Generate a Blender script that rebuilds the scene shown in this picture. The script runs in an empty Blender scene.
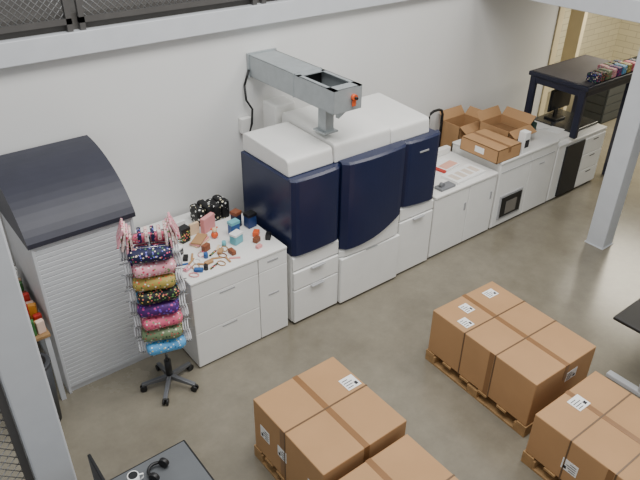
import bpy, bmesh, math, random
from mathutils import Vector, Matrix
random.seed(7)
# ---------------------------------------------------------------- materials
MATS={}
def s2l(c):
    return tuple((v/12.92 if v<=0.04045 else ((v+0.055)/1.055)**2.4) for v in c)
def mat(name,rgb,rough=0.5,metal=0.0,var=0.06,scale=6.0,bump=0.0,bscale=60.0,coat=0.0):
    if name in MATS: return MATS[name]
    m=bpy.data.materials.new(name); m.use_nodes=True
    nt=m.node_tree; b=nt.nodes['Principled BSDF']
    c=s2l([v/255 for v in rgb])
    tc=nt.nodes.new('ShaderNodeTexCoord')
    n=nt.nodes.new('ShaderNodeTexNoise'); n.inputs['Scale'].default_value=scale; n.inputs['Detail'].default_value=4
    nt.links.new(tc.outputs['Object'],n.inputs['Vector'])
    r=nt.nodes.new('ShaderNodeValToRGB')
    r.color_ramp.elements[0].position=0.3; r.color_ramp.elements[1].position=0.7
    r.color_ramp.elements[0].color=tuple(max(0,v*(1-var)) for v in c)+(1,)
    r.color_ramp.elements[1].color=tuple(min(1,v*(1+var)) for v in c)+(1,)
    nt.links.new(n.outputs['Fac'],r.inputs['Fac']); nt.links.new(r.outputs['Color'],b.inputs['Base Color'])
    b.inputs['Roughness'].default_value=rough; b.inputs['Metallic'].default_value=metal
    if coat: b.inputs['Coat Weight'].default_value=coat
    if bump:
        n2=nt.nodes.new('ShaderNodeTexNoise'); n2.inputs['Scale'].default_value=bscale
        nt.links.new(tc.outputs['Object'],n2.inputs['Vector'])
        bp=nt.nodes.new('ShaderNodeBump'); bp.inputs['Strength'].default_value=bump
        nt.links.new(n2.outputs['Fac'],bp.inputs['Height']); nt.links.new(bp.outputs['Normal'],b.inputs['Normal'])
    MATS[name]=m; return m
def floral(name,base,dots,scale=30,thr=0.35):
    """voronoi spotted cloth"""
    if name in MATS: return MATS[name]
    m=bpy.data.materials.new(name); m.use_nodes=True
    nt=m.node_tree; b=nt.nodes['Principled BSDF']; b.inputs['Roughness'].default_value=0.6
    tc=nt.nodes.new('ShaderNodeTexCoord')
    v=nt.nodes.new('ShaderNodeTexVoronoi'); v.inputs['Scale'].default_value=scale
    nt.links.new(tc.outputs['Object'],v.inputs['Vector'])
    cr=nt.nodes.new('ShaderNodeValToRGB'); cr.color_ramp.interpolation='CONSTANT'
    els=cr.color_ramp.elements; k=len(dots)
    els[0].position=0; els[0].color=s2l([x/255 for x in dots[0]])+(1,)
    els[1].position=1.0/k if k>1 else 1.0; els[1].color=s2l([x/255 for x in dots[min(1,k-1)]])+(1,)
    for i in range(2,k):
        e=els.new(i/k); e.color=s2l([x/255 for x in dots[i]])+(1,)
    sep=nt.nodes.new('ShaderNodeSeparateColor'); nt.links.new(v.outputs['Color'],sep.inputs[0]); nt.links.new(sep.outputs[0],cr.inputs['Fac'])
    lt=nt.nodes.new('ShaderNodeMath'); lt.operation='LESS_THAN'; lt.inputs[1].default_value=thr
    nt.links.new(v.outputs['Distance'],lt.inputs[0])
    mx=nt.nodes.new('ShaderNodeMix'); mx.data_type='RGBA'
    mx.inputs[6].default_value=s2l([x/255 for x in base])+(1,)
    nt.links.new(lt.outputs[0],mx.inputs[0]); nt.links.new(cr.outputs['Color'],mx.inputs[7])
    nt.links.new(mx.outputs[2],b.inputs['Base Color'])
    MATS[name]=m; return m
WHITE=mat('machine_white',(230,229,225),0.42,var=0.02)
WHITE2=mat('machine_white_panel',(236,236,233),0.4,var=0.02)
GAP=mat('shadow_gap_dark',(60,60,62),0.8)
HANDLE=mat('grey_handle',(165,166,168),0.5)
NAVY=mat('navy_panel',(25,34,68),0.3,var=0.05)
NAVYD=mat('navy_dark_panel',(30,34,54),0.45,var=0.08)
GALV=mat('galvanised_steel',(172,178,180),0.45,0.35,var=0.06,scale=14)
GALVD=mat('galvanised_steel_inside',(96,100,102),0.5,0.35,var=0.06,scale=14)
STEELW=mat('painted_steel_white',(205,208,212),0.5,var=0.03)
DARK=mat('black_plastic',(20,20,22),0.45)
CHROME=mat('chrome_wire',(190,192,195),0.25,0.9)
CLEAR=mat('clear_plastic',(205,205,208),0.2)
MESHF=mat('grey_frame',(92,90,88),0.5,0.3)
MESH=mat('grey_wire',(150,150,150),0.5,0.3)
CARD=mat('corrugated_cardboard',(177,137,95),0.8,var=0.05,scale=3,bump=0.05,bscale=80)
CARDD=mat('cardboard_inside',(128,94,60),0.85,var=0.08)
TAPE=mat('packing_tape',(136,98,62),0.3,var=0.05)
STRAP=mat('plastic_strap',(104,80,56),0.4)
WOOD=mat('pallet_wood',(160,126,84),0.8,var=0.2,scale=12)
LABEL=mat('paper_label',(238,238,236),0.6,var=0.02)
INK=mat('printed_ink',(40,40,45),0.7)
SLAT=mat('shutter_slats',(202,204,207),0.45,var=0.03)
SLATL=mat('shutter_slat_line',(150,152,157),0.5,var=0.03)
ROOF=mat('charcoal_roof',(48,49,61),0.5,var=0.08)
TAN=mat('tan_panel',(176,158,124),0.7)
DESK=mat('grey_desktop',(92,95,98),0.55)
RED=mat('red_cover',(190,60,50),0.5)
ORANGE=mat('orange_plastic',(222,96,48),0.45)
# ---------------------------------------------------------------- builder
class B:
    def __init__(s,name): s.name=name; s.bm=bmesh.new(); s.mats=[]
    def mi(s,m):
        if m not in s.mats: s.mats.append(m)
        return s.mats.index(m)
    def add(s,tb,m,smooth=False,M=None):
        if M is not None: bmesh.ops.transform(tb,matrix=M,verts=tb.verts)
        bmesh.ops.recalc_face_normals(tb,faces=tb.faces)
        i=s.mi(m)
        for f in tb.faces: f.material_index=i; f.smooth=smooth
        me=bpy.data.meshes.new('t'); tb.to_mesh(me); tb.free()
        s.bm.from_mesh(me); bpy.data.meshes.remove(me)
    def box(s,x0,x1,y0,y1,z0,z1,m,bev=0.0,M=None,seg=2):
        tb=bmesh.new(); bmesh.ops.create_cube(tb,size=1)
        bmesh.ops.transform(tb,matrix=Matrix.Translation(((x0+x1)/2,(y0+y1)/2,(z0+z1)/2))@Matrix.Diagonal((abs(x1-x0),abs(y1-y0),abs(z1-z0),1)),verts=tb.verts)
        if bev: bmesh.ops.bevel(tb,geom=tb.edges[:],offset=bev,segments=seg,affect='EDGES',profile=0.5)
        s.add(tb,m,seg>2,M)
    def cyl(s,c,r,h,m,r2=None,n=24,M=None,axis='z',smooth=True,bev=0):
        tb=bmesh.new(); bmesh.ops.create_cone(tb,cap_ends=True,segments=n,radius1=r,radius2=r if r2 is None else r2,depth=h)
        if bev:
            ed=[e for e in tb.edges if len([f for f in e.link_faces if len(f.verts)>4])==1]
            bmesh.ops.bevel(tb,geom=ed,offset=bev,segments=3,affect='EDGES',profile=0.5)
        rot=Matrix.Identity(4)
        if axis=='x': rot=Matrix.Rotation(math.pi/2,4,'Y')
        if axis=='y': rot=Matrix.Rotation(math.pi/2,4,'X')
        T=Matrix.Translation(c)@rot
        if M is not None: T=M@T
        bmesh.ops.transform(tb,matrix=T,verts=tb.verts)
        bmesh.ops.recalc_face_normals(tb,faces=tb.faces)
        i=s.mi(m)
        for f in tb.faces: f.material_index=i; f.smooth=smooth and len(f.verts)<=4
        me=bpy.data.meshes.new('t'); tb.to_mesh(me); tb.free(); s.bm.from_mesh(me); bpy.data.meshes.remove(me)
    def sphere(s,c,r,m,sc=(1,1,1),M=None):
        tb=bmesh.new(); bmesh.ops.create_uvsphere(tb,u_segments=16,v_segments=10,radius=r)
        T=Matrix.Translation(c)@Matrix.Diagonal((*sc,1))
        if M is not None: T=M@T
        s.add(tb,m,True,T)
    def prism(s,pts,a0,a1,axis,m,bev=0,M=None,smooth=False,seg=2):
        """pts 2D polygon; axis is the extrusion axis"""
        tb=bmesh.new()
        def P(p,a):
            if axis=='x': return (a,p[0],p[1])
            if axis=='y': return (p[0],a,p[1])
            return (p[0],p[1],a)
        v0=[tb.verts.new(P(p,a0)) for p in pts]; v1=[tb.verts.new(P(p,a1)) for p in pts]
        n=len(pts)
        tb.faces.new(v0); tb.faces.new(v1[::-1])
        for i in range(n): tb.faces.new((v0[i],v0[(i+1)%n],v1[(i+1)%n],v1[i]))
        bmesh.ops.recalc_face_normals(tb,faces=tb.faces)
        if bev: bmesh.ops.bevel(tb,geom=tb.edges[:],offset=bev,segments=seg,affect='EDGES',profile=0.5)
        s.add(tb,m,smooth,M)
    def tube(s,path,r,m,n=8,closed=False,M=None):
        tb=bmesh.new(); P=[Vector(p) for p in path]; k=len(P); rings=[]
        for i,p in enumerate(P):
            a=P[(i-1)%k] if (closed or i>0) else p; b=P[(i+1)%k] if (closed or i<k-1) else p
            t=(b-a).normalized(); u=t.orthogonal() if abs(t.z)>0.95 else t.cross(Vector((0,0,1)))
            u.normalize(); w=t.cross(u)
            rings.append([tb.verts.new(p+(u*math.cos(2*math.pi*j/n)+w*math.sin(2*math.pi*j/n))*r) for j in range(n)])
        for i in range(k if closed else k-1):
            A=rings[i];C=rings[(i+1)%k]
            for j in range(n): tb.faces.new((A[j],A[(j+1)%n],C[(j+1)%n],C[j]))
        if not closed: tb.faces.new(rings[0]); tb.faces.new(rings[-1][::-1])
        s.add(tb,m,True,M)
    def done(s,loc=None,rotz=0):
        me=bpy.data.meshes.new(s.name); 
        xs=[v.co for v in s.bm.verts]
        c=Vector(((min(v.x for v in xs)+max(v.x for v in xs))/2,(min(v.y for v in xs)+max(v.y for v in xs))/2,min(v.z for v in xs)))
        if loc is None:
            bmesh.ops.translate(s.bm,vec=-c,verts=s.bm.verts)
        s.bm.to_mesh(me); s.bm.free()
        for m in s.mats: me.materials.append(m)
        o=bpy.data.objects.new(s.name,me); bpy.context.collection.objects.link(o)
        o.location=c if loc is None else loc; o.rotation_euler[2]=rotz
        return o
# ---------------------------------------------------------------- room shell
def floor_material():
    m=bpy.data.materials.new('polished_concrete'); m.use_nodes=True; nt=m.node_tree; b=nt.nodes['Principled BSDF']
    tc=nt.nodes.new('ShaderNodeTexCoord')
    n=nt.nodes.new('ShaderNodeTexNoise'); n.inputs['Scale'].default_value=0.7; n.inputs['Detail'].default_value=8; n.inputs['Roughness'].default_value=0.62
    n2=nt.nodes.new('ShaderNodeTexNoise'); n2.inputs['Scale'].default_value=7; n2.inputs['Detail'].default_value=8; n2.inputs['Roughness'].default_value=0.7
    for q in (n,n2): nt.links.new(tc.outputs['Object'],q.inputs['Vector'])
    r=nt.nodes.new('ShaderNodeValToRGB'); e=r.color_ramp.elements
    e[0].position=0.3; e[0].color=s2l((.445,.42,.365))+(1,); e[1].position=0.72; e[1].color=s2l((.545,.52,.46))+(1,)
    nt.links.new(n.outputs['Fac'],r.inputs['Fac'])
    mx=nt.nodes.new('ShaderNodeMix'); mx.data_type='RGBA'; mx.blend_type='OVERLAY'; mx.inputs[0].default_value=0.25
    nt.links.new(r.outputs['Color'],mx.inputs[6]); nt.links.new(n2.outputs['Fac'],mx.inputs[7])
    nt.links.new(mx.outputs[2],b.inputs['Base Color'])
    rr=nt.nodes.new('ShaderNodeMapRange'); rr.inputs[3].default_value=0.14; rr.inputs[4].default_value=0.34
    nt.links.new(n.outputs['Fac'],rr.inputs[0]); nt.links.new(rr.outputs[0],b.inputs['Roughness'])
    b.inputs['Coat Weight'].default_value=0.25; b.inputs['Coat Roughness'].default_value=0.2
    return m
f=B('floor'); f.box(-6,15,-6,10,-0.1,0,floor_material()); f.done()
PLASTER=mat('white_plaster',(224,224,222),0.85,var=0.02,scale=1.2,bump=0.02)
WARMW=mat('cream_plaster',(226,212,176),0.8,var=0.03)
w=B('wall_north'); w.box(-6,8.75,5.45,5.65,0,2.87,PLASTER); w.done()
def brick_mat():
    m=bpy.data.materials.new('painted_brick'); m.use_nodes=True; nt=m.node_tree; b=nt.nodes['Principled BSDF']
    tc=nt.nodes.new('ShaderNodeTexCoord')
    sx=nt.nodes.new('ShaderNodeSeparateXYZ'); cx=nt.nodes.new('ShaderNodeCombineXYZ'); ad=nt.nodes.new('ShaderNodeMath')
    nt.links.new(tc.outputs['Object'],sx.inputs[0]); nt.links.new(sx.outputs['X'],ad.inputs[0]); nt.links.new(sx.outputs['Y'],ad.inputs[1])
    nt.links.new(ad.outputs[0],cx.inputs['X']); nt.links.new(sx.outputs['Z'],cx.inputs['Y'])
    br=nt.nodes.new('ShaderNodeTexBrick'); br.inputs['Scale'].default_value=1.0
    br.inputs['Brick Width'].default_value=0.4; br.inputs['Row Height'].default_value=0.12; br.inputs['Mortar Size'].default_value=0.006
    br.inputs['Color1'].default_value=s2l((.88,.85,.74))+(1,); br.inputs['Color2'].default_value=s2l((.85,.82,.71))+(1,); br.inputs['Mortar'].default_value=s2l((.74,.70,.60))+(1,)
    nt.links.new(cx.outputs[0],br.inputs['Vector']); nt.links.new(br.outputs['Color'],b.inputs['Base Color']); b.inputs['Roughness'].default_value=0.8
    return m
BR=brick_mat()
w=B('wall_east'); w.box(13.5,13.7,-6,10,0,2.87,BR); w.done()
w=B('wall_back'); w.box(8.55,13.5,6.9,7.1,0,2.87,BR); w.done()
w=B('door_1')
w.box(8.76,8.90,5.43,5.67,0,2.66,WARMW,0.005); w.box(9.45,9.55,5.43,5.67,0,2.66,WARMW,0.005); w.box(8.90,9.45,5.43,5.67,2.58,2.66,WARMW,0.005); w.done()
t=B('trim_gallery_beam')
t.box(-6,6.78,5.36,5.449,2.68,2.87,STEELW,0.006); t.done()
SL=mat('gallery_slab',(95,92,88),0.8)
t=B('gallery_floor'); t.box(-6,13.7,5.45,10,2.87,3.0,SL); t.box(6.98,13.7,-3,5.45,2.87,3.0,SL); t.done()
t=B('trim_cross_beam'); t.box(6.78,6.98,-3,5.449,2.66,2.87,STEELW,0.006); t.done()
w=B('gallery_wall'); w.box(-6,15,9.9,10,3.0,6.5,mat('gallery_wall_paint',(120,116,110),0.9)); w.done()
def railing(name,p0,p1,z0,z1,step=0.045):
    """mesh infill panel between p0 and p1 (xy)"""
    b=B(name); p0=Vector((*p0,0)); p1=Vector((*p1,0)); d=(p1-p0); L=d.length; ang=math.atan2(d.y,d.x)
    M=Matrix.Translation(p0)@Matrix.Rotation(ang,4,'Z')
    fr=0.022
    b.box(0,L,-fr,fr,z0,z0+0.045,MESHF,M=M); b.box(0,L,-fr,fr,z1-0.04,z1,MESHF,M=M)
    b.box(0,0.045,-fr,fr,z0-0.06,z1,MESHF,M=M); b.box(L-0.045,L,-fr,fr,z0-0.06,z1,MESHF,M=M)
    h=z1-z0; k=-h
    while k<L:
        for sgn in (1,-1):
            a0=max(0,k); a1=min(L,k+h)
            if a1-a0<0.02: continue
            if sgn==1: A=(a0,0.003,z0+(a0-k)); C=(a1,0.003,z0+(a1-k))
            else: A=(a0,-0.003,z1-(a0-k)); C=(a1,-0.003,z1-(a1-k))
            b.tube([A,C],0.0036,MESH,n=4,M=M)
        k+=step*1.3
    return b.done()
xs=[-0.05,1.72,3.50,5.25,6.9]
for i in range(4): railing('mesh_railing',(xs[i]+0.03,5.41),(xs[i+1]-0.03,5.41),2.93,3.75)
railing('mesh_railing',(6.88,5.3),(6.88,3.7),2.93,3.75); railing('mesh_railing',(6.88,3.6),(6.88,2.0),2.93,3.75)
def column(x,y,top=2.66):
    b=B('steel_column'); h=0.115
    b.box(x-h,x+h,y-h,y+h,0.0,top,STEELW,0.012); b.box(x-.125,x+.125,y-.125,y+.125,0,0.01,STEELW)
    b.box(x-.15,x+.15,y-.15,y+.15,top-.025,top,STEELW); return b.done()
column(6.93,3.10); column(0.33,3.22,3.6)
railing('mesh_screen',(-1.5,3.15),(0.21,3.15),0.12,2.2,0.05)
# ---------------------------------------------------------------- shutter cabinet
b=B('roll_shutter_cabinet')
x0,x1=0.79,1.62
b.box(x0+.02,x1-.02,4.60,5.40,0.06,1.50,TAN)
b.box(x0,x1,4.57,5.41,0,0.06,SLAT)
n=34
for i in range(n):
    z=0.06+i*(1.485/n); hh=1.485/n
    b.prism([(4.60,z),(4.556,z),(4.552,z+.004),(4.552,z+hh-.006),(4.556,z+hh-.003),(4.60,z+hh-.003)],x0+.02,x1-.02,'x',SLAT)
b.box(x0+.02,x1-.02,4.562,4.59,.06,1.54,SLATL)
b.box(x0,x0+.025,4.545,5.41,0,1.55,SLAT,0.004); b.box(x1-.025,x1,4.545,5.41,0,1.55,SLAT,0.004)
prof=[(4.53,1.545),(4.53,1.585)]
for i in range(1,15):
    a=i/14; prof.append((4.53+0.88*(1-math.cos(a*math.pi/2))*0.55+0.88*a*0.45,1.585+0.39*math.sin(a*math.pi/2)))
prof+=[(5.41,1.545)]
b.prism(prof,x0-.02,x1+.02,'x',ROOF)
b.done()
b=B('snack_table')
b.box(0.36,0.76,4.50,5.35,0.72,0.75,WOOD,0.004)
for x in(.39,.73):
    for y in(4.53,5.32): b.box(x-.02,x+.02,y-.02,y+.02,0,0.72,STEELW)
b.done()
b=B('snack_packets')
cols=[(200,60,50),(230,200,180),(120,60,40),(240,240,235),(60,110,60),(220,150,60),(180,150,120)]
for i in range(64):
    x=.42+.075*(i%5)+random.uniform(-.01,.01); y=4.56+(i//5)*.06; c=random.choice(cols)
    M=Matrix.Translation((x,y,.75))@Matrix.Rotation(random.uniform(-.5,.5),4,'Z')
    b.box(-.033,.033,-.022,.022,0,random.uniform(.06,.17)+(i//5)*.012,mat('snack_%d'%cols.index(c),c,0.4),0.008,M=M)
b.done()
BG=mat('bin_grey',(62,64,68),.5)
b=B('waste_bin'); b.cyl((.55,4.36,.31),.10,.62,BG,r2=.13); b.cyl((.55,4.36,.63),.135,.03,BG,bev=.01); b.cyl((.55,4.36,.647),.10,.004,DARK); b.done()
# ---------------------------------------------------------------- counter
b=B('drawer_counter')
b.box(1.88,2.87,4.15,4.88,0.05,.95,GAP)
b.box(1.90,2.86,4.18,4.86,0,0.05,DARK)
b.box(1.865,2.885,4.12,4.93,.95,.98,WHITE,0.008)
b.box(1.868,1.885,4.13,4.90,0.02,.95,WHITE); b.box(2.868,2.884,4.13,4.90,0.02,.95,WHITE)
b.box(1.88,2.87,4.87,4.90,0.02,.95,WHITE)
b.box(1.87,2.555,4.125,4.16,.80,.947,WHITE2,.004)
b.box(1.87,2.555,4.125,4.16,.415,.795,WHITE2,.004)
b.box(1.87,2.555,4.125,4.16,.02,.41,WHITE2,.004)
b.box(2.563,2.882,4.125,4.16,.80,.947,WHITE2,.004)
b.box(2.563,2.882,4.125,4.16,.02,.795,WHITE2,.004)
for z in(.76,.375): b.box(2.14,2.30,4.121,4.13,z,z+.014,HANDLE,.002)
b.box(2.66,2.78,4.121,4.13,.50,.515,HANDLE,.002)
b.box(2.66,2.78,4.121,4.13,.88,.90,HANDLE,.002)
b.done()
# ---------------------------------------------------------------- press
b=B('digital_printing_press')
def door(x0,x1,zt,zb,yf,yb,m,n=16):
    tb=bmesh.new(); F=[];K=[]
    for i in range(n+1):
        t=i/n; x=x0+(x1-x0)*t
        T,Bm,Y=zt(t),zb(t),yf(t)
        F.append([tb.verts.new((x,Y+.02,T)),tb.verts.new((x,Y,T-.02)),tb.verts.new((x,Y,Bm+.01)),tb.verts.new((x,Y+.01,Bm))])
        K.append([tb.verts.new((x,yb,T)),tb.verts.new((x,yb,Bm))])
    for i in range(n):
        for j in range(3): tb.faces.new((F[i][j],F[i+1][j],F[i+1][j+1],F[i][j+1]))
        tb.faces.new((K[i][0],K[i+1][0],F[i+1][0],F[i][0])); tb.faces.new((F[i][3],F[i+1][3],K[i+1][1],K[i][1]))
        tb.faces.new((K[i][0],K[i][1],K[i+1][1],K[i+1][0]))
    for i in(0,n): tb.faces.new((F[i][0],F[i][1],F[i][2],F[i][3],K[i][1],K[i][0]))
    b.add(tb,m)
b.box(2.96,4.87,4.16,4.94,.04,1.60,GAP)
b.box(3.0,4.84,4.2,4.9,0,.05,DARK)
b.box(2.94,2.965,4.14,4.96,.03,.83,WHITE2,.004); b.box(4.865,4.885,4.14,4.96,.03,1.6,WHITE2,.004)
b.box(2.94,2.965,4.14,4.96,.835,1.63,NAVY,.006)
b.box(2.94,4.885,4.935,4.965,.03,1.63,NAVY,.004)
b.box(2.95,4.88,4.14,4.96,1.60,1.635,NAVY,.008)
rc=lambda t,r=.05,w=.12:( r*(1-min(1,t/w))**2 + r*(1-min(1,(1-t)/w))**2)
door(2.942,3.512,lambda t:1.645,lambda t:.83,lambda t:4.10+rc(t,.03,.1)-.015*math.sin(math.pi*t),4.17,NAVY)
door(3.525,4.355,lambda t:1.665,lambda t:.70+.19*t**1.6-.03*math.sin(math.pi*t),lambda t:4.06+rc(t,.05,.08)-.03*math.sin(math.pi*t),4.17,NAVY)
door(4.368,4.885,lambda t:1.65,lambda t:.90-.05*t,lambda t:4.10+rc(t,.03,.1)-.015*math.sin(math.pi*t),4.17,NAVY)
door(2.945,3.512,lambda t:.822,lambda t:.655,lambda t:4.115,4.17,WHITE2,4)
b.box(2.945,3.512,4.10,4.17,.435,.645,WHITE2,.008); b.box(2.945,3.512,4.10,4.17,.03,.425,WHITE2,.008)
door(3.525,4.355,lambda t:.692+.19*t**1.6-.03*math.sin(math.pi*t),lambda t:.60,lambda t:4.085+rc(t,.03,.08)-.02*math.sin(math.pi*t),4.17,WHITE2)
b.box(3.525,4.355,4.07,4.17,.03,.59,WHITE2,.01)
door(4.368,4.885,lambda t:.892-.05*t,lambda t:.72,lambda t:4.11,4.17,WHITE2,4)
b.box(4.368,4.885,4.10,4.17,.03,.71,WHITE2,.008)
for (xa,z) in((3.15,.637),(3.15,.417),(3.86,.582),(4.56,.702)): b.box(xa,xa+.16,4.067,4.105,z,z+.006,HANDLE)
b.box(4.55,4.68,4.078,4.09,1.5,1.515,HANDLE)
def rprof(y0,y1,z0,zf,zb,r=.045):
    P=[(y0,z0)]
    for i in range(5):
        a=i/4*math.pi/2; P.append((y0+.012+r-r*math.cos(a),zf-r+r*math.sin(a)))
    for i in range(5):
        a=i/4*math.pi/2; P.append((y1-r+r*math.sin(a),zb-r+r*math.cos(a)))
    P.append((y1,z0)); return P
b.prism(rprof(4.20,4.97,1.635,1.80,1.825),2.97,3.49,'x',WHITE,.012)
b.prism(rprof(4.19,5.06,1.635,1.825,1.89),3.50,4.22,'x',WHITE,.012)
b.prism(rprof(4.19,5.02,1.635,1.805,1.85),4.23,4.78,'x',WHITE,.012)
b.box(3.44,3.70,5.08,5.32,.9,1.95,WHITE,.02)
b.box(3.75,4.7,5.06,5.2,.8,1.6,WHITE,.02)
b.done()
# ---------------------------------------------------------------- duct
b=B('ventilation_duct')
X0,X1,Y0,Y1,Z0,Z1=3.37,3.69,4.07,5.445,2.18,2.395
tk=.008
b.box(X0,X1,Y0,Y1,Z0,Z0+tk,GALV); b.box(X0,X0+tk,Y0,Y1,Z0,Z1,GALV); b.box(X1-tk,X1,Y0,Y1,Z0,Z1,GALV)
b.box(X0,X1,Y0,Y0+tk,Z0,Z1,GALV)
b.box(X0,X1,4.58,Y1,Z1-tk,Z1,GALV); b.box(X0,X1,Y0,4.18,Z1-tk,Z1,GALV); b.box(X0,X0+.045,Y0,4.62,Z1-tk,Z1,GALV); b.box(X1-.045,X1,Y0,4.62,Z1-tk,Z1,GALV)
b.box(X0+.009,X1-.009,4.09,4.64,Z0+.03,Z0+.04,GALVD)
b.box(X0+.009,X1-.009,4.64,4.65,Z0+.01,Z1-.01,DARK)
for y in(4.66,): b.box(X0-.006,X1+.006,y,y+.012,Z0-.006,Z1+.006,GALV)
b.box(X0-.015,X1+.015,5.42,5.445,Z0-.015,Z1+.015,GALV)
b.box(3.50,3.60,4.34,4.46,1.895,2.18,GALV,.006); b.box(3.47,3.63,4.31,4.49,1.885,1.9,GALV)
b.prism([(4.07,2.18),(4.16,2.09),(4.20,2.09),(4.20,2.18)],3.50,3.51,'x',GALV)
b.cyl((3.59,4.055,2.30),.03,.03,ORANGE,axis='y'); b.box(3.57,3.61,4.05,4.065,2.22,2.27,ORANGE,.004); b.cyl((3.59,4.04,2.30),.013,.05,DARK,axis='y')
b.tube([(3.30,5.42,2.1),(3.30,5.40,1.95),(3.35,5.37,1.85),(3.33,5.36,1.7),(3.26,5.36,1.5)],.012,DARK); b.box(3.22,3.35,5.38,5.445,1.60,1.76,WHITE,.005)
b.tube([(3.30,5.42,2.1),(3.36,5.42,2.25)],.012,DARK)
b.done()
# ---------------------------------------------------------------- modules
def module(name,x0,x1,z,doors,extra=None,yb=4.92):
    b=B(name); b.box(x0+.01,x1-.01,4.16,yb-.01,.04,z-.02,GAP); b.box(x0+.03,x1-.03,4.19,yb-.03,0,.05,DARK)
    b.box(x0,x0+.015,4.13,yb,.02,z-.02,WHITE); b.box(x1-.015,x1,4.13,yb,.02,z-.02,WHITE); b.box(x0,x1,yb-.02,yb,.02,z-.02,WHITE)
    b.box(x0,x1,4.11,yb,z-.035,z,WHITE,.01)
    for (a,c,m) in doors: b.box(a,c,4.12,4.165,.03,z-.04,m,.006)
    if extra: extra(b)
    return b.done()
def ex1(b):
    b.box(5.46,5.49,4.114,4.13,.5,.60,HANDLE,.003); b.box(5.94,5.97,4.114,4.13,.5,.60,HANDLE,.003)
    b.box(4.97,5.98,4.85,4.93,.84,.93,WHITE,.01)
module('paper_feeder_cabinet',4.93,6.03,.84,[(4.935,5.52,WHITE2),(5.528,6.025,WHITE2)],ex1)
def ex2(b):
    b.box(6.16,6.62,4.105,4.125,.12,.46,HANDLE,.006); b.box(6.19,6.59,4.098,4.107,.15,.43,DARK); b.box(6.28,6.50,4.095,4.1,.18,.36,mat('tray_grey',(120,116,110),.5))
    b.box(6.10,7.2,4.114,4.13,.80,.806,HANDLE)
    b.box(6.9,7.0,4.114,4.13,.7,.712,HANDLE)
module('finisher_module',6.07,7.25,.95,[(6.075,6.70,WHITE2),(6.708,7.245,WHITE2)],ex2)
def ex3(b):
    b.box(7.46,7.90,4.10,4.122,.05,.80,mat('black_front',(30,32,36),.5),.006)
    for z in(.05,.30,.55): b.box(7.93,8.42,4.108,4.13,z,z+.24,WHITE2,.008); 
    for z in(.24,.49,.74): b.box(8.12,8.24,4.104,4.112,z,z+.012,GAP)
    b.box(7.72,8.40,4.25,4.88,.86,.90,mat('glass_black',(50,52,56),.2),.008)
    b.box(7.32,7.70,4.2,4.88,.86,.90,WHITE,.006)
module('office_printer',7.28,8.43,.86,[(7.285,7.45,WHITE2),(7.45,8.425,WHITE2)],ex3)
b=B('overhead_bridge_shelf')
b.box(7.50,8.85,4.03,4.93,1.56,1.62,NAVYD,.012)
b.box(7.54,8.81,4.07,4.89,1.62,1.625,mat('shelf_mat',(92,88,92),.6),0)
for y in(4.06,4.81):
    b.box(7.51,7.58,y,y+.09,.91,1.57,NAVYD,.012)
b.box(8.74,8.82,4.08,4.17,0,1.57,NAVYD,.01); b.box(8.74,8.82,4.80,4.89,0,1.57,NAVYD,.01)
b.box(7.52,7.57,4.08,4.89,1.47,1.57,NAVYD,.01); b.box(7.54,8.8,4.06,4.11,1.47,1.57,NAVYD,.01)
b.done()
b=B('computer_monitor'); b.box(7.75,8.25,4.66,4.69,1.05,1.36,DARK,.008); b.box(7.77,8.23,4.655,4.66,1.07,1.34,mat('screen_dark',(30,32,38),.2)); b.box(7.97,8.03,4.69,4.72,.92,1.1,DARK); b.box(7.88,8.12,4.6,4.8,.901,.925,DARK,.01); b.done()
fl=[floral('floral_navy',(22,26,66),[(220,90,120),(90,140,90),(240,220,200),(120,120,220)],45,.33),
    floral('floral_rose',(228,160,172),[(250,240,240),(200,60,90),(120,150,100)],40,.36),
    floral('floral_olive',(176,156,80),[(230,90,60),(60,100,60),(250,240,220)],45,.34),
    floral('floral_black',(28,34,36),[(230,120,110),(110,160,90),(240,210,110)],50,.36),
    floral('floral_purple',(80,34,110),[(210,70,150),(120,80,200),(60,40,90)],40,.38),
    floral('floral_pink',(224,104,132),[(150,50,90),(250,220,220),(120,160,110)],42,.34),
    floral('floral_sage',(116,136,100),[(60,80,60),(230,220,190),(180,90,80)],42,.33),
    floral('floral_sky',(90,166,220),[(240,250,255),(40,90,150),(230,210,120)],42,.3)]
b=B('patterned_gift_tins')
for i in range(9):
    x=7.70+i*.122
    b.box(x,x+.112,4.05,4.21,1.626,1.745,fl[(i*3)%8],.02)
for i in range(4):
    b.box(8.25+i*.12,8.36+i*.12,4.27,4.39,1.626,1.70,fl[(i*5+1)%8],.02)
b.done()
b=B('paper_sheets'); 
for i,(x,y,r) in enumerate([(7.62,4.42,.2),(7.55,4.62,-.3)]):
    M=Matrix.Translation((x,y,.901+.003*i))@Matrix.Rotation(r,4,'Z'); b.box(-.1,.1,-.09,.09,0,.004,LABEL,M=M)
b.done()
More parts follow.
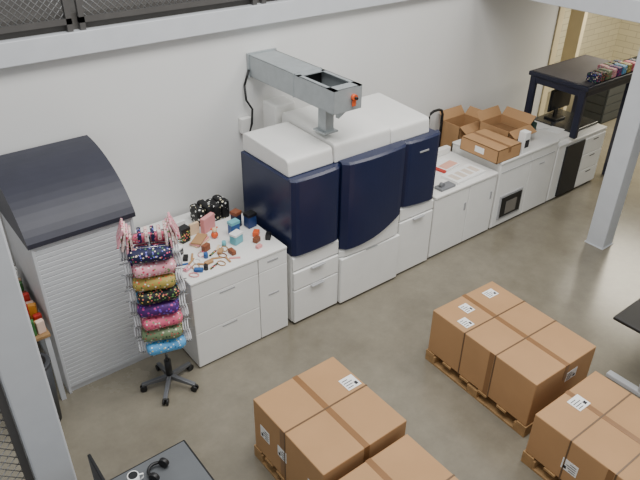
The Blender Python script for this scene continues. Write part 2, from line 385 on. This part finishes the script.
# ---------------------------------------------------------------- items on modules
def open_carton(name,cx,cy,z,w,d,h,rot,flaps=True):
    b=B(name); t=.006
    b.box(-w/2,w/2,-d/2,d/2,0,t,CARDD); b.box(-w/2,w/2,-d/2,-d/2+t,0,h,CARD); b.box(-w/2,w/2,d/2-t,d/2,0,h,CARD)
    b.box(-w/2,-w/2+t,-d/2,d/2,0,h,CARD); b.box(w/2-t,w/2,-d/2,d/2,0,h,CARD)
    if flaps:
        f=.13
        M=Matrix.Translation((0,d/2,h))@Matrix.Rotation(.9,4,'X'); b.box(-w/2,w/2,0,f,-.005,0,CARD,M=M)
        M=Matrix.Translation((0,-d/2,h))@Matrix.Rotation(.5,4,'X'); b.box(-w/2,w/2,-f,0,-.005,0,CARD,M=M)
        M=Matrix.Translation((w/2,0,h))@Matrix.Rotation(-.8,4,'Y'); b.box(0,f,-d/2,d/2,-.005,0,CARD,M=M)
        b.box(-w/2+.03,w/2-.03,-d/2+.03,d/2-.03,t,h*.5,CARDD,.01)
    else:
        b.box(-w/2,w/2,-d/2,d/2,h-t,h,CARD); b.box(-.025,.025,-d/2,d/2,h,h+.001,TAPE); b.box(-.025,.025,-d/2-.001,-d/2,h-.07,h,TAPE)
        b.box(-w/2-.001,-w/2,-.08,.06,h*.3,h*.75,LABEL)
    return b.done(loc=(cx,cy,z),rotz=rot)
open_carton('cardboard_carton',6.20,4.42,.951,.44,.58,.17,.0,False)
open_carton('cardboard_carton',6.72,4.62,.951,.44,.46,.20,.0,True)
open_carton('cardboard_carton',6.55,5.18,.0,.44,.30,1.05,.0,True)
b=B('white_paper_bag'); b.prism([(6.48,.951),(6.62,.951),(6.60,1.22),(6.50,1.22)],4.14,4.24,'y',LABEL,.006); b.box(6.51,6.59,4.137,4.142,1.02,1.12,INK); b.done()
b=B('green_bag'); b.box(7.12,7.20,4.45,4.63,.951,1.10,mat('bag_green',(40,70,60),.6),.02,seg=3); b.tube([(7.16,4.49,1.10),(7.16,4.50,1.17),(7.16,4.58,1.17),(7.16,4.59,1.10)],.008,DARK); b.done()
b=B('red_book'); M=Matrix.Translation((5.62,4.63,.841))@Matrix.Rotation(.15,4,'Z'); b.box(-.17,.17,-.12,.12,0,.022,LABEL,.002,M=M); b.box(-.175,-.13,-.122,.122,.0,.026,RED,.001,M=M); b.box(-.10,.15,-.10,.02,.022,.026,mat('print_peach',(226,170,150),.6),M=M); b.done()
b=B('printed_sheet_stack'); M=Matrix.Translation((5.62,4.32,.841))@Matrix.Rotation(.05,4,'Z'); b.box(-.26,.26,-.13,.13,0,.03,LABEL,.001,M=M)
for i in range(4): b.box(-.22+i*.12,-.14+i*.12,-.08,.07,.03,.0305,mat('print_beige',(214,200,186),.6),M=M)
b.done()
b=B('tape_dispenser'); b.box(5.08,5.32,4.17,4.29,.841,.87,mat('grey_plastic',(120,122,126),.5),.006); b.cyl((5.14,4.23,.89),.03,.04,mat('grey_plastic',(120,122,126),.5),axis='y'); b.done()
b=B('hand_cart'); X=5.95; b.tube([(X,5.25,.05),(X,5.25,1.19),(X+.03,5.25,1.25),(X+.08,5.25,1.27),(X+.18,5.25,1.27),(X+.23,5.25,1.25),(X+.26,5.25,1.19),(X+.26,5.25,.05)],.018,DARK)
b.box(X-.05,X+.31,4.98,5.3,.03,.06,DARK,.01); b.tube([(X,5.25,.6),(X+.26,5.25,.6)],.012,DARK)
for x in(X-.03,X+.29): b.cyl((x,5.2,.05),.05,.03,DARK,axis='x')
b.done()
# ---------------------------------------------------------------- merch stand
def star_base(b,cx,cy,m1,m2,r=.25):
    for i in range(5):
        a=i*2*math.pi/5+.3; M=Matrix.Translation((cx,cy,0))@Matrix.Rotation(a,4,'Z')
        b.prism([(0.02,.13),(r,.085),(r,.06),(.02,.08)],-.018,.018,'y',m1,.004,M=M)
        b.cyl((r-.01,-.016,.03),.03,.018,m2,axis='y',M=M,n=16); b.cyl((r-.01,.016,.03),.03,.018,m2,axis='y',M=M,n=16)
        b.cyl((r-.01,0,.06),.01,.05,m2,M=M,n=8)
b=B('rotating_merchandise_stand')
cx,cy=1.56,4.11
star_base(b,cx,cy,mat('grey_base',(110,112,116),.4,.5),DARK)
b.cyl((cx,cy,.85),.016,1.5,CHROME,n=12); b.cyl((cx,cy,.2),.03,.2,DARK,n=16)
rows=[1.50,1.37,1.24,1.11,.98,.85,.72,.58]
dirv=Vector((-cx,-cy,0)).normalized()
STR=floral('stripe_pink',(226,196,190),[(150,70,80),(240,230,220)],60,.4)
for i,z in enumerate(rows):
    ang=math.atan2(dirv.y,dirv.x)+math.pi/2
    M=Matrix.Translation((cx,cy,z))@Matrix.Rotation(ang+(.10 if i%2 else -.06),4,'Z')
    b.box(-.165,.165,-.19,-.05,-.055,.06,fl[i],.05,M=M,seg=4)
    b.tube([(-.15,-.12,.061),(.15,-.12,.061)],.004,CHROME,n=6,M=M)
    for sg in(-1,1):
        for q in range(3):
            pts=[(sg*(.175+.02*q),-.06+.055*math.cos(t*math.pi/6),-.01+.055*math.sin(t*math.pi/6)) for t in range(12)]
            b.tube(pts,.006,CLEAR,n=5,closed=True,M=M)
        b.tube([(0,0,.03),(sg*.25,-.03,.03)],.004,CHROME,n=6,M=M)
        b.box(sg*.16-.015,sg*.16+.015,.03,.13,-.05,.05,fl[(i+3)%8],.01,M=M)
    b.box(-.13,.13,.05,.15,-.05,.05,fl[(i+5)%8],.03,M=M,seg=3)
M=Matrix.Translation((cx,cy,1.60))@Matrix.Rotation(ang,4,'Z')
for q in range(4):
    for sg in (-1,1):
        b.box(sg*(.13+.028*q)-.008,sg*(.13+.028*q)+.008,-.13,.07,-.09,.07,STR if (q+sg)%2 else fl[1],.003,M=M@Matrix.Rotation(-sg*.12*q,4,'Y'))
b.tube([(-.22,-.02,.04),(.22,-.02,.04)],.005,CHROME,n=6,M=M)
for q in range(4): b.box(-.08+.05*q,-.05+.05*q,-.06,.06,-.03,.05,STR if q%2 else fl[0],.008,M=M)
b.done()
# ---------------------------------------------------------------- counter items
zt=.981
def tin(name,x,y,w,d,h,m,rot=0,lid=None):
    b=B(name); b.box(-w/2,w/2,-d/2,d/2,0,h,m,min(w,d)*.12)
    if lid: b.box(-w/2-.002,w/2+.002,-d/2-.002,d/2+.002,h*.8,h+.003,lid,.004)
    return b.done(loc=(x,y,zt),rotz=rot)
BLUE=mat('tin_blue',(40,90,150),.35); TEAL=mat('tin_teal',(110,180,190),.4); PINK=mat('soft_pink',(226,150,150),.6); CREAM=mat('cream_card',(225,200,165),.6); BROWN=mat('brown_leather',(130,74,46),.5)
tin('gift_tin',2.16,4.78,.10,.08,.15,fl[3],.2,DARK)
tin('gift_box',2.54,4.46,.11,.08,.11,TEAL,.3,LABEL); tin('gift_box',2.60,4.60,.10,.07,.15,BLUE,.1,TEAL); 
tin('storage_tin',2.81,4.64,.10,.09,.15,mat('tin_navy',(36,60,110),.35),.1,DARK); tin('storage_tin',2.70,4.72,.08,.08,.17,mat('tin_navy2',(30,40,66),.35),.3,BROWN)
tin('photo_card',2.44,4.82,.17,.05,.16,PINK,.4); tin('photo_card',2.30,4.84,.10,.03,.12,CREAM,.1)
tin('gift_tin',2.70,4.36,.07,.05,.05,BROWN,.4); tin('gift_tin',2.82,4.34,.07,.05,.06,DARK,.8); tin('gift_tin',2.76,4.46,.08,.06,.05,ORANGE,.8); tin('gift_tin',2.66,4.26,.06,.04,.03,PINK,.2)
tin('gift_box',2.0,4.60,.09,.07,.08,mat('box_charcoal',(44,44,50),.5),.5,LABEL)
b=B('plush_keyring'); b.sphere((2.42,4.66,zt+.035),.035,ORANGE); b.sphere((2.42,4.66,zt+.085),.026,CREAM); b.sphere((2.39,4.66,zt+.105),.01,ORANGE); b.sphere((2.45,4.66,zt+.105),.01,ORANGE); b.done()
b=B('notebook_stack'); 
for i,c in enumerate([CREAM,PINK,CARD]):
    M=Matrix.Translation((2.26,4.67,zt+i*.016))@Matrix.Rotation(.3+i*.2,4,'Z'); b.box(-.09,.09,-.05,.05,0,.016,c,.001,M=M)
b.done()
b=B('merchandise_samples')
cl=[CREAM,LABEL,PINK,BROWN,BLUE,DARK,TEAL,CARD,CARD,fl[1],fl[5],fl[3]]
for i in range(28):
    x=1.95+(i%7)*.075+random.uniform(-.02,.02); y=4.24+(i//7)*.085+random.uniform(-.02,.02)
    if x>2.44: x=2.42
    M=Matrix.Translation((x,y,zt))@Matrix.Rotation(random.uniform(0,3),4,'Z')
    if i%4==0: b.tube([(.045*math.cos(t*math.pi/5),.03*math.sin(t*math.pi/5),.006) for t in range(10)],.005,random.choice(cl),n=5,closed=True,M=M)
    elif i%3==1: b.box(-.04,.04,-.022,.022,0,.02+.05*random.random(),random.choice(cl),.004,M=M)
    elif i%5==2: b.cyl((0,0,.025),.02,.05,random.choice(cl),M=M,n=16)
    else: b.box(-.05,.05,-.009,.009,0,.012,random.choice(cl),.002,M=M)
b.done()
b=B('side_table'); b.box(1.75,2.86,4.98,5.40,.86,.89,WHITE,.006)
for x in(1.79,2.82):
    for y in(5.02,5.36): b.box(x-.02,x+.02,y-.02,y+.02,0,.86,STEELW)
b.done()
b=B('white_display_board'); b.box(1.78,2.32,5.06,5.09,.89,1.02,LABEL,.004,M=None); b.box(1.9,2.2,5.12,5.3,.89,.96,WHITE,.01); b.done()
b=B('patterned_toiletry_bags')
for i in range(4):
    M=Matrix.Translation((2.50+.09*i,5.14,.89))@Matrix.Rotation(.12*(i%2),4,'Z'); b.box(-.046,.046,-.10,.10,0,.19+.02*(i%2),floral('daisy_black',(18,18,20),[(240,240,235),(235,225,190)],26,.28),.03,M=M,seg=3)
b.done()
# ---------------------------------------------------------------- pallets & boxes
def pallet(L,d,loc,rot):
    b=B('wooden_pallet'); n=6; x0,x1,y0,y1=-L/2,L/2,-d/2,d/2
    for i in range(3):
        xa=x0+i*(L-.1)/2; b.box(xa,xa+.1,y0,y1,0,.02,WOOD,.002)
        for j in range(3):
            ya=y0+j*(d-.12)/2; b.box(xa,xa+.1,ya,ya+.12,.02,.095,WOOD,.003)
    for i in range(n):
        ya=y0+i*(d-.1)/(n-1); b.box(x0,x1,ya,ya+.1,.095,.117,WOOD,.002)
    return b.done(loc=loc,rotz=rot)
def label(b,plane,u,v,w,h,off,rot=0):
    ax,val=plane; e=off
    def bx(a0,a1,c0,c1,k,m):
        if ax=='z': b.box(a0,a1,c0,c1,val+k,val+k+.0015,m)
        if ax=='x': b.box(val-k-.0015,val-k,a0,a1,c0,c1,m)
        if ax=='y': b.box(a0,a1,val-k-.0015,val-k,c0,c1,m)
    bx(u,u+w,v,v+h,e,LABEL)
    for i in range(4): bx(u+w*.1,u+w*(.5+.1*(i%3)),v+h*(.15+.2*i),v+h*(.20+.2*i),e+.0015,INK)
    bx(u+w*.68,u+w*.88,v+h*.15,v+h*.4,e+.0015,INK)
def bigbox(L,d,H,loc,rot,straps,labels=()):
    pallet(L+.02,d+.02,(loc[0],loc[1],0),rot)
    b=B('large_cardboard_box'); x0,x1,y0,y1,z0,z1=-L/2,L/2,-d/2,d/2,0,H
    b.box(x0,x1,y0,y1,z0,z1,CARD,.008)
    b.box(-.024,.024,y0-.001,y1+.001,z1,z1+.0015,TAPE); b.box(-.024,.024,y0-.002,y0,z1-.16,z1+.001,TAPE)
    for t in straps:
        yy=y0+d*t
        b.box(x0-.002,x1+.002,yy-.006,yy+.006,z1+.0015,z1+.0035,STRAP); b.box(x0-.003,x0,yy-.006,yy+.006,z0,z1+.002,STRAP); b.box(x1,x1+.003,yy-.006,yy+.006,z0,z1+.002,STRAP)
        if t==straps[0]: b.box(x0-.001,x0,yy+.012,yy+.06,z0,z1,TAPE)
    for l in labels: label(b,*l)
    return b.done(loc=(loc[0],loc[1],.118),rotz=rot)
h=.515
bigbox(.78,.86,h,(2.135,2.55),0,[.52],[(('z',h),.24,.05,.13,.13,.002),(('x',-.39),.22,.20,.12,.12,0),(('x',-.39),-.42,.16,.16,.15,0),(('x',-.39),.0,.20,.11,.11,0)])
bigbox(.76,.90,.47,(2.09,1.61),0,[.5],[])
h=.475
bigbox(.80,1.16,h,(4.045,2.34),-.04,[.36,.66],[(('z',h),-.34,.22,.1,.12,.002),(('z',h),-.18,.36,.1,.12,.002),(('z',h),.16,.40,.13,.1,.002),(('y',-.58),.02,.27,.15,.10,0)])
bigbox(.80,1.06,.42,(3.80,1.09),-.02,[.36,.7],[(('z',.42),-.10,.34,.14,.12,.002),(('x',-.40),.1,.12,.13,.11,0)])
# ---------------------------------------------------------------- desks
b=B('office_desk')
b.box(-.3,1.12,2.05,2.86,.715,.745,DARK,.008); b.box(-.285,1.105,2.065,2.845,.745,.748,DESK)
for x in(-.22,1.04): b.box(x-.03,x+.03,2.12,2.8,0,.04,STEELW,.005); b.box(x-.03,x+.03,2.42,2.5,.03,.715,STEELW,.005)
b.done()
b=B('desk_monitor'); b.box(.495,.515,2.28,2.84,.80,1.07,DARK,.006); b.box(.47,.495,2.5,2.6,.76,.95,DARK,.004); b.box(.38,.56,2.44,2.66,.749,.762,DARK,.004); b.done()
b=B('headphones'); M=Matrix.Translation((.86,2.70,.753))@Matrix.Rotation(.6,4,'Z')
b.tube([(.06*math.cos(math.pi*t/10),.07*math.sin(math.pi*t/10),.03) for t in range(11)],.011,DARK,M=M); b.cyl((.06,0,.034),.034,.032,DARK,axis='x',M=M,bev=.006); b.cyl((-.06,0,.034),.034,.032,DARK,axis='x',M=M,bev=.006); b.done()
b=B('white_mug'); b.cyl((.70,2.72,.796),.036,.09,LABEL); b.cyl((.70,2.72,.839),.030,.006,DARK); b.tube([(.736,2.72,.82),(.762,2.72,.81),(.762,2.72,.78),(.736,2.72,.765)],.005,LABEL); b.done()
b=B('office_desk'); b.box(4.70,6.1,.95,1.80,.715,.745,DARK,.008)
for x in(4.86,5.95): b.box(x-.035,x+.035,1.0,1.75,0,.05,STEELW,.01); b.box(x-.03,x+.03,1.35,1.45,.04,.715,STEELW,.005)
b.box(4.83,5.98,1.38,1.42,.62,.71,STEELW); b.done()
CM1=mat('charcoal_metal',(46,50,52),.5); CM2=mat('charcoal_metal2',(62,66,68),.45)
b=B('dark_drawer_cabinet'); b.box(10.55,12.2,5.3,5.75,0,.85,CM1)
for i in range(5): b.box(10.54,10.55,5.32,5.73,.03+i*.16,.175+i*.16,CM2,.003); b.box(10.57,12.18,5.29,5.3,.03+i*.16,.175+i*.16,CM2,.003)
b.done()
# ---------------------------------------------------------------- lights
def area(name,loc,size,sy,power,color=(1,1,1),target=None):
    l=bpy.data.lights.new(name,'AREA'); l.shape='RECTANGLE'; l.size=size; l.size_y=sy; l.energy=power; l.color=color
    o=bpy.data.objects.new(name,l); o.location=loc; bpy.context.collection.objects.link(o)
    if target is not None: o.rotation_euler=(Vector(target)-Vector(loc)).to_track_quat('-Z','Y').to_euler()
    return o
area('overhead_light',(2.5,2.2,6.6),4,2.5,360,(1,.99,.97))
area('overhead_light',(7.5,1.5,6.6),3,2.5,230,(1,.96,.89))
area('overhead_light',(10.8,4.2,2.8),2.5,2.0,190,(1,.92,.74))  # added fill below the gallery slab, lifts the dark brick end
wd=bpy.data.worlds.new('World'); bpy.context.scene.world=wd; wd.use_nodes=True
wd.node_tree.nodes['Background'].inputs[0].default_value=(.94,.97,1,1); wd.node_tree.nodes['Background'].inputs[1].default_value=.57
# ---------------------------------------------------------------- camera
F=634.0
Xa=Vector((946,383,-F)).normalized(); Za=Vector((15,1012,634)).normalized(); Ya=Za.cross(Xa).normalized(); Xa=Ya.cross(Za)
R=Matrix((Xa,Ya,Za))
cam=bpy.data.cameras.new('camera'); co=bpy.data.objects.new('camera',cam); bpy.context.collection.objects.link(co)
cam.sensor_width=36; cam.lens=F/640*36; cam.clip_start=.05
co.matrix_world=Matrix.Translation((0,0,4.2))@R.to_4x4()
bpy.context.scene.camera=co
